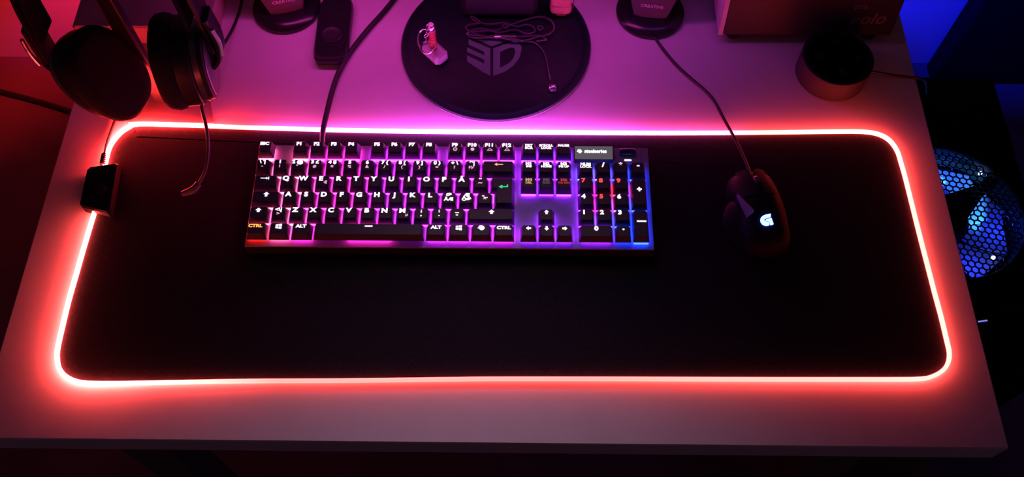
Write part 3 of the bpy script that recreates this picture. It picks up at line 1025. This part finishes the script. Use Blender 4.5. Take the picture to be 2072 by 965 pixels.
# ------------------------------------------------------------------ desktop speakers
def speaker(c, toe, label):
    s = empty('desktop_speaker', (c[0], c[1], 0), label, 'speaker', 'pair of desktop speakers at the back of the desk')
    C = Vector((c[0], c[1], 0))
    MB().lathe(C, [(.038, 0.0), (.0425, .0012), (.0425, .0050), (.0395, .0085), (.030, .0105), (.015, .0110)], 48).build('base', M['gloss'], s)
    R = Matrix.Rotation(toe, 3, 'Z')
    b = MB()
    rings_ = []
    for i in range(9):
        z = .0095 + i * .022
        hw = .0215 + min(.030, .30 * (z - .0095)) * (1.0 if i < 7 else .96)
        dp = .020 + .016 * min(1, i / 4)
        yf = -.018 + 0.14 * (z - .01)
        rings_.append([R @ Vector((hw * sx_, yf + sy_ * 2 * dp, z)) + C for sx_, sy_ in ((-.92, .06), (-.55, .01), (0, 0), (.55, .01), (.92, .06), (1, .25), (.9, .75), (.5, 1), (-.5, 1), (-.9, .75), (-1, .25))])
    b.loft(rings_).build('cabinet', M['plastic'], s)
    # grille panel on the front face
    b = MB()
    g0, g1 = [], []
    fr = []
    for i in range(9):
        z = .0125 + i * .0215
        hw = (.0215 + min(.030, .30 * (z - .0095))) * .90
        yf = -.0188 + 0.14 * (z - .01)
        fr.append([R @ Vector((hw * sx_, yf + .0028 * abs(sx_) ** 2 + dy_, z)) + C for sx_, dy_ in ((-1, 0), (-.5, 0), (0, 0), (.5, 0), (1, 0), (1, .003), (-1, .003))])
    gr = b.loft(fr).build('grille', M['speaker'], s)
    zt = .030
    fm_ = frame(R @ Vector((0, -.0188 + .14 * (zt - .01) - .0006, zt)) + C, R @ Vector((1, 0, 0)), R @ Vector((0, .14, 1)))
    vs_, fs = text_mesh('CREATIVE', .0062, bold=.0001)
    MB().add([fm_ @ v for v in vs_], fs).build('lettering', M['print_grey'], gr, smooth=False)
    return s


speaker((-0.2925, 0.3640, 0), math.radians(14), 'dark tapered speaker on a round foot beside the remote')
speaker((0.1635, 0.3600, 0), math.radians(-8), 'dark tapered speaker on a round foot right of the monitor stand')

# ------------------------------------------------------------------ wired remote
rcn = Vector((-0.2285, 0.3225, 0))
rem = empty('wired_remote', rcn, 'black rounded remote with a round pad left of the thick cable', 'remote')


def rrect(w, d, z, k, c=rcn, rot=0.0, e=0.35):
    R = Matrix.Rotation(rot, 3, 'Z')
    n = 32
    out = []
    for i in range(n):
        a = 2 * PI * (i + .5) / n
        x = w * abs(math.cos(a)) ** e * math.copysign(1, math.cos(a))
        y = d * abs(math.sin(a)) ** e * math.copysign(1, math.sin(a))
        out.append(c + R @ Vector((x * k, y * k, 0)) + Vector((0, 0, z)))
    return out


MB().loft([rrect(.0205, .0505, .0002, .96, rot=.0), rrect(.0210, .0510, .003, 1), rrect(.0210, .0510, .010, 1), rrect(.0200, .0500, .0125, .97)]).build('body', M['gloss'], rem)
MB().loft([rrect(.0188, .0475, .0124, 1, c=rcn + Vector((0, .0018, 0))), rrect(.0182, .0470, .0133, 1, c=rcn + Vector((0, .0018, 0)))]).build('face', M['matte'], rem)
MB().lathe(rcn + Vector((0, -.012, 0)), [(.0128, .0130), (.0128, .0142), (.0118, .0146), (.0108, .0140), (.006, .0138)], 36).build('round_pad', M['plastic'], rem)
MB().tube([rcn + Vector((.004, .049, .007)), rcn + Vector((.005, .065, .005)), rcn + Vector((.010, .10, .003)), rcn + Vector((.016, .15, .003))], .0022, 8).build('cord', M['cable'], rem)

# ------------------------------------------------------------------ black box with the swirl lettering at the right rear
bx = empty('router_box', (0.347, 0.345, 0), 'black box on short feet behind the round smart speaker', 'box')
x0, x1, y0, z0, zt, ln = 0.2425, 0.4520, 0.3160, 0.013, 0.175, 0.18
depth_ = 0.06
for nm, m_, xa, xb in (('front_shell', M['plastic'], x0 + .005, x1),):
    b = MB()
    b.loft([[Vector((x, y0 + e, z0 + e)), Vector((x, y0 + ln * (zt - z0) + e, zt - e)), Vector((x, y0 + ln * (zt - z0) + depth_ - e, zt - e)), Vector((x, y0 + depth_ - e, z0 + e))] for x, e in ((xa, .0015), (xa + .0015, 0), (xb - .0015, 0), (xb, .0015))])
    b.build(nm, m_, bx, smooth=False)
b = MB()
b.loft([[Vector((x, y0 - .0008, z0 - .0008)), Vector((x, y0 + ln * (zt - z0) - .0008, zt + .0008)), Vector((x, y0 + ln * (zt - z0) + depth_ + .0008, zt + .0008)), Vector((x, y0 + depth_ + .0008, z0 - .0008))] for x in (x0, x0 + .0052)])
b.build('side_trim', M['box_side'], bx, smooth=False)['label'] = 'pale side trim'
for fx in (x0 + .022, x1 - .022):
    for fy in (y0 + .012, y0 + depth_ - .008):
        MB().lathe((fx, fy, 0), [(.0085, 0), (.0095, .003), (.0105, z0 + .0006)], 20).build('foot', M['matte'], bx)
zt_ = 0.0365
yt = y0 + ln * (zt_ - z0) - .0005
fm = frame((0.4165, yt, zt_), (1, 0.0, .05), (0, ln, 1))
vs_, fs = text_mesh('eolo', .0235, bold=.0002, shear=.25)
b = MB().add([fm @ v for v in vs_], fs)
for k in range(3):
    pts = [(-.012 + .008 * math.cos(a * PI / 8), .0145 + .002 * k + .003 * math.sin(a * PI / 8)) for a in range(9)]
    pts2 = [(-.012 + .0065 * math.cos(a * PI / 8), .0145 + .002 * k + .0022 * math.sin(a * PI / 8)) for a in range(8, -1, -1)]
    pp = pts + pts2
    for a in range(8):
        b.add([fm @ Vector((pp[i][0], pp[i][1], 0)) for i in (a, a + 1, 16 - a, 17 - a)], [(0, 1, 2, 3)])
b.build('lettering', M['dim_print'], bx, smooth=False)

# round smart speaker
dc = Vector((0.3745, 0.2665, 0))
dot = empty('smart_speaker', dc, 'low round black smart speaker in front of the black box', 'smart speaker')
MB().lathe(dc, [(.0395, 0), (.0415, .0012), (.0415, .0290), (.0405, .0312), (.0390, .0318)], 64).build('body', M['echo'], dot)
MB().lathe(dc, [(.0388, .0316), (.0388, .0322), (.0355, .0324), (.0352, .0318), (.01, .0318)], 64).build('top_cap', M['matte'], dot)
MB().tube([dc + Vector((.0409 * math.cos(a * PI / 32), .0409 * math.sin(a * PI / 32), .0311)) for a in range(64)], .0006, 6, closed=True).build('rim', M['plastic'], dot)
for a in range(4):
    p = dc + Vector((.022 * math.cos(a * PI / 2), .022 * math.sin(a * PI / 2), .0318))
    MB().lathe(p, [(.0048, -.0002), (.0048, .0005), (.0040, .0007)], 16).build('button', M['plastic'], dot)
dcp = [dc + Vector((.040, .001, .006)), at(1800, 151, .004), at(1830, 155, .002), at(1852, 157, .002), at(1862, 159, .0005), at(1872, 165, -.02), at(1874, 190, -.08)]
MB().tube(catmull(dcp, 5), .0016, 8).build('cord', M['cable'], dot)

# ------------------------------------------------------------------ low brown box behind the headset
lb = empty('low_box', (-0.452, 0.40, 0), 'low dark brown box at the back left corner behind the headset', 'box')
MB().box((-0.450, 0.397, 0.026), (0.166, 0.198, 0.026), bev=.002).build('lid', M['wood'], lb, smooth=False)
MB().box((-0.450, 0.400, 0.0072), (0.158, 0.190, 0.0136), bev=.0015).build('base', M['wood'], lb, smooth=False)

# ------------------------------------------------------------------ headset stand and headset
hs = empty('headset_stand', (-0.41, 0.22, 0), 'dark headset stand with a flat base plate and upright post', 'stand')
pq = [at(254, 247, .004), at(433, 249, .004), at(425, 186, .004), at(262, 186, .004)]
MB().loft([quadring(pq, 0.0001, 0.0, .002), quadring(pq, 0.0032, 0.0, .002), quadring(pq, 0.0040, 0.012, .002)]).build('base_plate', M['standplate'], hs, smooth=False)
pb = at(332, 203, .004)
b = MB().box((pb.x, pb.y, .136), (.020, .009, .266), Matrix.Rotation(-.15, 3, 'Z'), bev=.0015)
post = b.build('post', M['plastic'], hs, smooth=False)
for s_ in (-1, 1):
    o_ = Matrix.Rotation(-.15, 3, 'Z') @ Vector((.0085 * s_, -.0045, 0))
    MB().box((pb.x + o_.x, pb.y + o_.y, .155), (.0016, .0012, .17)).build('edge_strip', M['headmetal'], post, smooth=False)
b = MB()
b.loft([[Vector((pb.x + x, pb.y + dy, .262 + .016 - 8.0 * x * x + dz)) for dy, dz in ((-.022, 0), (.022, 0), (.022, .006), (-.022, .006))] for x in [(-.036 + .009 * i) for i in range(9)]])
b.build('hook', M['plastic'], hs)

HS = Vector((-0.40, 0.185, 0.035))
head = empty('headset', HS, 'black over-ear headset hanging on the stand at left', 'headset')


def ear_cup(c, nrm, up, hh, ww, name='ear_cup'):
    """nrm points from the outer plate to the cushion (towards the ear)"""
    z = Vector(nrm).normalized()
    y = (Vector(up) - z * Vector(up).dot(z)).normalized()
    x = y.cross(z)
    m = Matrix((x, y, z)).transposed()
    c = Vector(c)

    def ring_(k, d, n=40, e=0.8):
        return [m @ Vector((ww * k * abs(math.cos(2 * PI * i / n)) ** e * math.copysign(1, math.cos(2 * PI * i / n)), hh * k * abs(math.sin(2 * PI * i / n)) ** e * math.copysign(1, math.sin(2 * PI * i / n)), d)) + c for i in range(n)]
    o = MB().loft([ring_(.74, -.026), ring_(.82, -.0245), ring_(.85, -.021), ring_(.86, -.013), ring_(.93, -.012), ring_(.96, -.006), ring_(.96, .004)]).build(name, M['plastic'], head)
    cu_ = MB().loft([ring_(.93, .004), ring_(1.0, .007), ring_(1.03, .013), ring_(1.0, .021), ring_(.92, .0255), ring_(.80, .0262), ring_(.66, .0246), ring_(.50, .0236), ring_(.25, .0232)]).build('ear_cushion', M['cushion'], o)
    MB().loft([ring_(.72, -.0275), ring_(.755, -.0265), ring_(.755, -.0255)]).build('cover_plate', M['headmetal'], o)
    b_ = MB()
    rr_ = [ring_(.862, d) for d in (-.0200, -.0140)]
    ro_ = [ring_(.875, d) for d in (-.0200, -.0140)]
    b_.loft([rr_[0], ro_[0], ro_[1], rr_[1]], caps=False)
    b_.build('trim_band', M['headmetal'], o)
    return o, m


cl, mlc = ear_cup((-0.4500, 0.183, 0.096), (0.90, -0.26, 0.34), (-0.30, 0.12, 1.0), 0.053, 0.039)
cr, mrc = ear_cup((-0.3510, 0.185, 0.116), (-0.98, -0.14, 0.06), (0.10, 0.10, 1.0), 0.051, 0.041)
# headband arch, yokes and elastic strap
AL, AR = Vector((-0.499, 0.197, 0.112)), Vector((-0.318, 0.197, 0.130))


def arch(a, c, top, bulge, n=24):
    out = []
    for i in range(n + 1):
        t = i / n
        ang = PI * t
        mx = (a + c) / 2
        hx = (c - a) / 2
        p = mx - hx * math.cos(ang) * (1 + bulge * math.sin(ang) ** 2)
        p = Vector((p.x, p.y + .020 * math.sin(ang), a.z + (c.z - a.z) * t + (top - (a.z + c.z) / 2) * math.sin(ang) ** .75))
        out.append(p)
    return out


def band(path, w, t, name, m_, parent):
    rings_ = []
    n = len(path)
    for i, p in enumerate(path):
        tg = (path[min(i + 1, n - 1)] - path[max(i - 1, 0)]).normalized()
        yv = Vector((0, 1, 0))
        yv = (yv - tg * yv.dot(tg)).normalized()
        nn = tg.cross(yv)
        rings_.append([p + yv * (w * sx_) + nn * (t * sy_) for sx_, sy_ in ((-1, -.5), (-.8, -1), (.8, -1), (1, -.5), (1, .5), (.8, 1), (-.8, 1), (-1, .5))])
    return MB().loft(rings_).build(name, m_, parent)


band(arch(AL, AR, .318, .10), .014, .0028, 'headband', M['plastic'], head)
band(arch(AL + Vector((.012, 0, .035)), AR + Vector((-.014, 0, .035)), .2930, .06), .017, .0016, 'elastic_strap', M['cushion'], head)
for A_, c_, s_ in ((AL, Vector((-.4740, .188, .088)), -1), (AR, Vector((-.3255, .188, .108)), 1)):
    path = catmull([A_ + Vector((.004 * s_, 0, .045)), A_ + Vector((.006 * s_, 0, .015)), A_ + Vector((.003 * s_, -.002, -.01)), c_], 5)
    yk = band(path, .011, .0032, 'yoke', M['plastic'], head)
    pp = catmull([A_ + Vector((.0095 * s_, -.012, .036)), A_ + Vector((.0115 * s_, -.012, .016)), A_ + Vector((.009 * s_, -.013, -.002))], 5)
    MB().tube(pp, .0022, 8).build('slider_trim', M['steel'], yk)
# boom microphone reaching over the pad
mcp = [cr.location + HS + Vector((0, 0, 0))]
mk = [Vector((-.332, .158, .085)), at(408, 215, .078), at(418, 260, .070), at(421, 305, .060), at(415, 345, .050), at(401, 373, .042)]
mic = MB().tube(catmull(mk, 6), .0019, 8).build('microphone_boom', M['boom'], head)
tip = [at(402, 371, .042), at(393, 382, .040), at(381, 388, .038), at(368, 392, .037)]
MB().tube(catmull(tip, 4), lambda t: .0018 + .0022 * math.sin(PI * min(1, .25 + t * .62)), 10).build('microphone_tip', M['dim_print'], mic)
hcab = [at(428, 110, .075), at(440, 103, .055), at(455, 86, .030), at(470, 60, .012), at(479, 38, .004), at(487, 12, .003), at(492, -20, .003), at(495, -70, .003)]
tag(MB().tube(catmull(hcab, 6), .0019, 8).build('headset_cable', M['cable'], loc=(hcab[5].x, hcab[5].y, 0)), 'thin dark cable curving back from the headset', 'cable')

# ------------------------------------------------------------------ computer tower on the floor to the right
TZ = -0.250
fc = Vector((0.6120, 0.2210, TZ))
FR = 0.106
tx0, tx1, ty0, ty1 = 0.490, 0.735, 0.000, 0.462
pcase = empty('computer_tower', ((tx0 + tx1) / 2, (ty0 + ty1) / 2, FZ), 'black computer tower with a blue-lit top fan beside the desk', 'computer')
b = MB()
for cx_, cy_, sx_, sy_ in ((tx0 + .004, (ty0 + ty1) / 2, .008, ty1 - ty0), (tx1 - .004, (ty0 + ty1) / 2, .008, ty1 - ty0)):
    MB().box((cx_, cy_, (FZ + .02 + TZ) / 2), (sx_, sy_, TZ - FZ - .02), bev=.002).build('side_panel', M['matte'], pcase, smooth=False)
MB().box(((tx0 + tx1) / 2, ty0 + .004, (FZ + .02 + TZ) / 2), (tx1 - tx0 - .017, .008, TZ - FZ - .022), bev=.002).build('front_panel', M['matte'], pcase, smooth=False)
MB().box(((tx0 + tx1) / 2, ty1 - .004, (FZ + .02 + TZ) / 2), (tx1 - tx0 - .017, .008, TZ - FZ - .022), bev=.002).build('rear_panel', M['matte'], pcase, smooth=False)
MB().box(((tx0 + tx1) / 2, (ty0 + ty1) / 2, FZ + .026), (tx1 - tx0 - .018, ty1 - ty0 - .018, .010)).build('bottom_panel', M['matte'], pcase, smooth=False)
for fx in (tx0 + .03, tx1 - .03):
    for fy in (ty0 + .05, ty1 - .05):
        MB().lathe((fx, fy, FZ), [(.014, 0), (.016, .004), (.016, .0205)], 16).build('foot', M['matte'], pcase)
# top panel with a round opening
N = 72
circ = [Vector((fc.x + FR * math.cos(2 * PI * k / N), fc.y + FR * math.sin(2 * PI * k / N), 0)) for k in range(N)]


def sq(k):
    a = 2 * PI * k / N
    c, s = math.cos(a), math.sin(a)
    ex = (tx1 - .009 - fc.x) if c > 0 else (fc.x - tx0 - .009)
    ey_ = (ty1 - .009 - fc.y) if s > 0 else (fc.y - ty0 - .009)
    t = min(ex / max(1e-6, abs(c)), ey_ / max(1e-6, abs(s)))
    return Vector((fc.x + c * t, fc.y + s * t, 0))


sqr = [sq(k) for k in range(N)]
up_ = lambda ps, z: [Vector((p.x, p.y, z)) for p in ps]
b = MB()
b.loft([up_(sqr, TZ - .006), up_(sqr, TZ), up_(circ, TZ), up_(circ, TZ - .006), up_(sqr, TZ - .006)], caps=False)
b.build('top_panel', M['matte'], pcase, smooth=False)
b = MB().tube([Vector((fc.x + (FR + .002) * math.cos(2 * PI * k / N), fc.y + (FR + .002) * math.sin(2 * PI * k / N), TZ)) for k in range(N)], .0022, 8, closed=True)
b.build('opening_rim', M['grille'], pcase)
# honeycomb grille
P = 0.0098
th = 0.00095
b = MB()
rowh = P * math.sqrt(3) / 2
ca, sa = math.cos(math.radians(-12)), math.sin(math.radians(-12))
seen = set()
rh = P / math.sqrt(3)
for j in range(-16, 17):
    for i in range(-16, 17):
        hx = P * (i + 0.5 * (j % 2))
        hy = rowh * j
        if math.hypot(hx, hy) > FR + P * .3:
            continue
        for k in range(6):
            a0, a1 = PI / 6 + k * PI / 3, PI / 6 + (k + 1) * PI / 3
            p0 = Vector((hx + rh * math.cos(a0), hy + rh * math.sin(a0)))
            p1 = Vector((hx + rh * math.cos(a1), hy + rh * math.sin(a1)))
            mid = (p0 + p1) / 2
            kk = (round(mid.x * 1e5 / 3), round(mid.y * 1e5 / 3))
            if kk in seen or mid.length > FR - .0008:
                continue
            seen.add(kk)
            d = (p1 - p0).normalized()
            nn = Vector((-d.y, d.x)) * th
            q4 = [p0 - nn, p1 - nn, p1 + nn, p0 + nn]
            q4 = [Vector((fc.x + p.x * ca - p.y * sa, fc.y + p.x * sa + p.y * ca, 0)) for p in q4]
            b.loft([up_(q4, TZ - .0042), up_(q4, TZ - .0028)])
b.build('honeycomb_grille', M['grille'], pcase, smooth=False)
# fan under the grille
fz = TZ - .034
fan = MB().lathe((fc.x, fc.y, fz), [(.036, -.010), (.040, -.006), (.040, .012), (.036, .016), (.01, .017)], 40).build('fan_hub', M['matte'], pcase)
for k in range(9):
    a = 2 * PI * k / 9 + .25
    b = MB()
    rr_ = []
    for i in range(7):
        r_ = .039 + i * (.1025 - .039) / 6
        sw = a + .28 * (i / 6)
        half = .36
        pts = []
        for sgn, zz in ((-1, .001), (1, -.006)):
            an = sw + sgn * half
            pts.append(Vector((fc.x + r_ * math.cos(an), fc.y + r_ * math.sin(an), fz + zz)))
        rr_.append([pts[0], pts[1], pts[1] + Vector((0, 0, .0014)), pts[0] + Vector((0, 0, .0014))])
    b.loft(rr_).build('fan_blade', M['blade'], pcase)
b = MB()
b.loft([up_(circ, TZ - .006), up_([fc + (p - fc) * 1.02 for p in circ], TZ - .006), up_([fc + (p - fc) * 1.02 for p in circ], TZ - .060), up_(circ, TZ - .060), up_(circ, TZ - .006)], caps=False)
b.build('fan_shroud', M['matte'], pcase, smooth=False)
# dark cross arm of the fan frame
armend = at(2015, 362, TZ - .012)
b = MB()
dirv = Vector((armend.x - fc.x, armend.y - fc.y, 0)).normalized()
sd = Vector((-dirv.y, dirv.x, 0))
b.loft([[fc + dirv * r_ + sd * w_ * s1 + Vector((0, 0, z_)) for s1, z_ in ((-1, -.016), (1, -.016), (1, -.010), (-1, -.010))] for r_, w_ in ((.0, .030), (.035, .020), (.07, .010), (FR, .0075))])
b.build('fan_arm', M['matte'], pcase, smooth=False)
# the fan's own LEDs
for (lu, lv_), (tu, tv), en, spread in (((1984, 350), (1880, 362), 6.0, 34), ((2010, 521), (1960, 395), 3.6, 34)):
    p = at(lu, lv_, TZ - .012)
    MB().lathe(p, [(.0022, -.003), (.0026, 0), (.0018, .002)], 12).build('fan_led', M['led_dot'], pcase)
    t_ = at(tu, tv, TZ - .030)
    p2 = p + (t_ - p).normalized() * .006
    lo = lamp('fan_led_light', 'SPOT', p2, en, (.06, .38, 1.0), t_, spot_size=math.radians(spread), spot_blend=.6, shadow_soft_size=.002)
lamp('fan_fill_lamp', 'POINT', fc + Vector((.03, -.075, -.014)), .035, (.015, .03, 1.0), shadow_soft_size=.004)  # added fill lamps brighten the rest of the fan; no LEDs sit here
lamp('fan_fill_lamp', 'POINT', fc + Vector((.02, .080, -.014)), .035, (.015, .03, 1.0), shadow_soft_size=.004)
lamp('fan_fill_lamp', 'POINT', fc + Vector((.085, -.01, -.014)), .035, (.02, .05, 1.0), shadow_soft_size=.004)
# small indicator bar and a chromed lip at the front of the top panel
p = at(1988, 650, TZ)
MB().box((p.x, p.y, TZ + .0008), (.013, .0018, .0016), Matrix.Rotation(.15, 3, 'Z'), bev=.0004).build('indicator', M['tiny_led'], pcase)
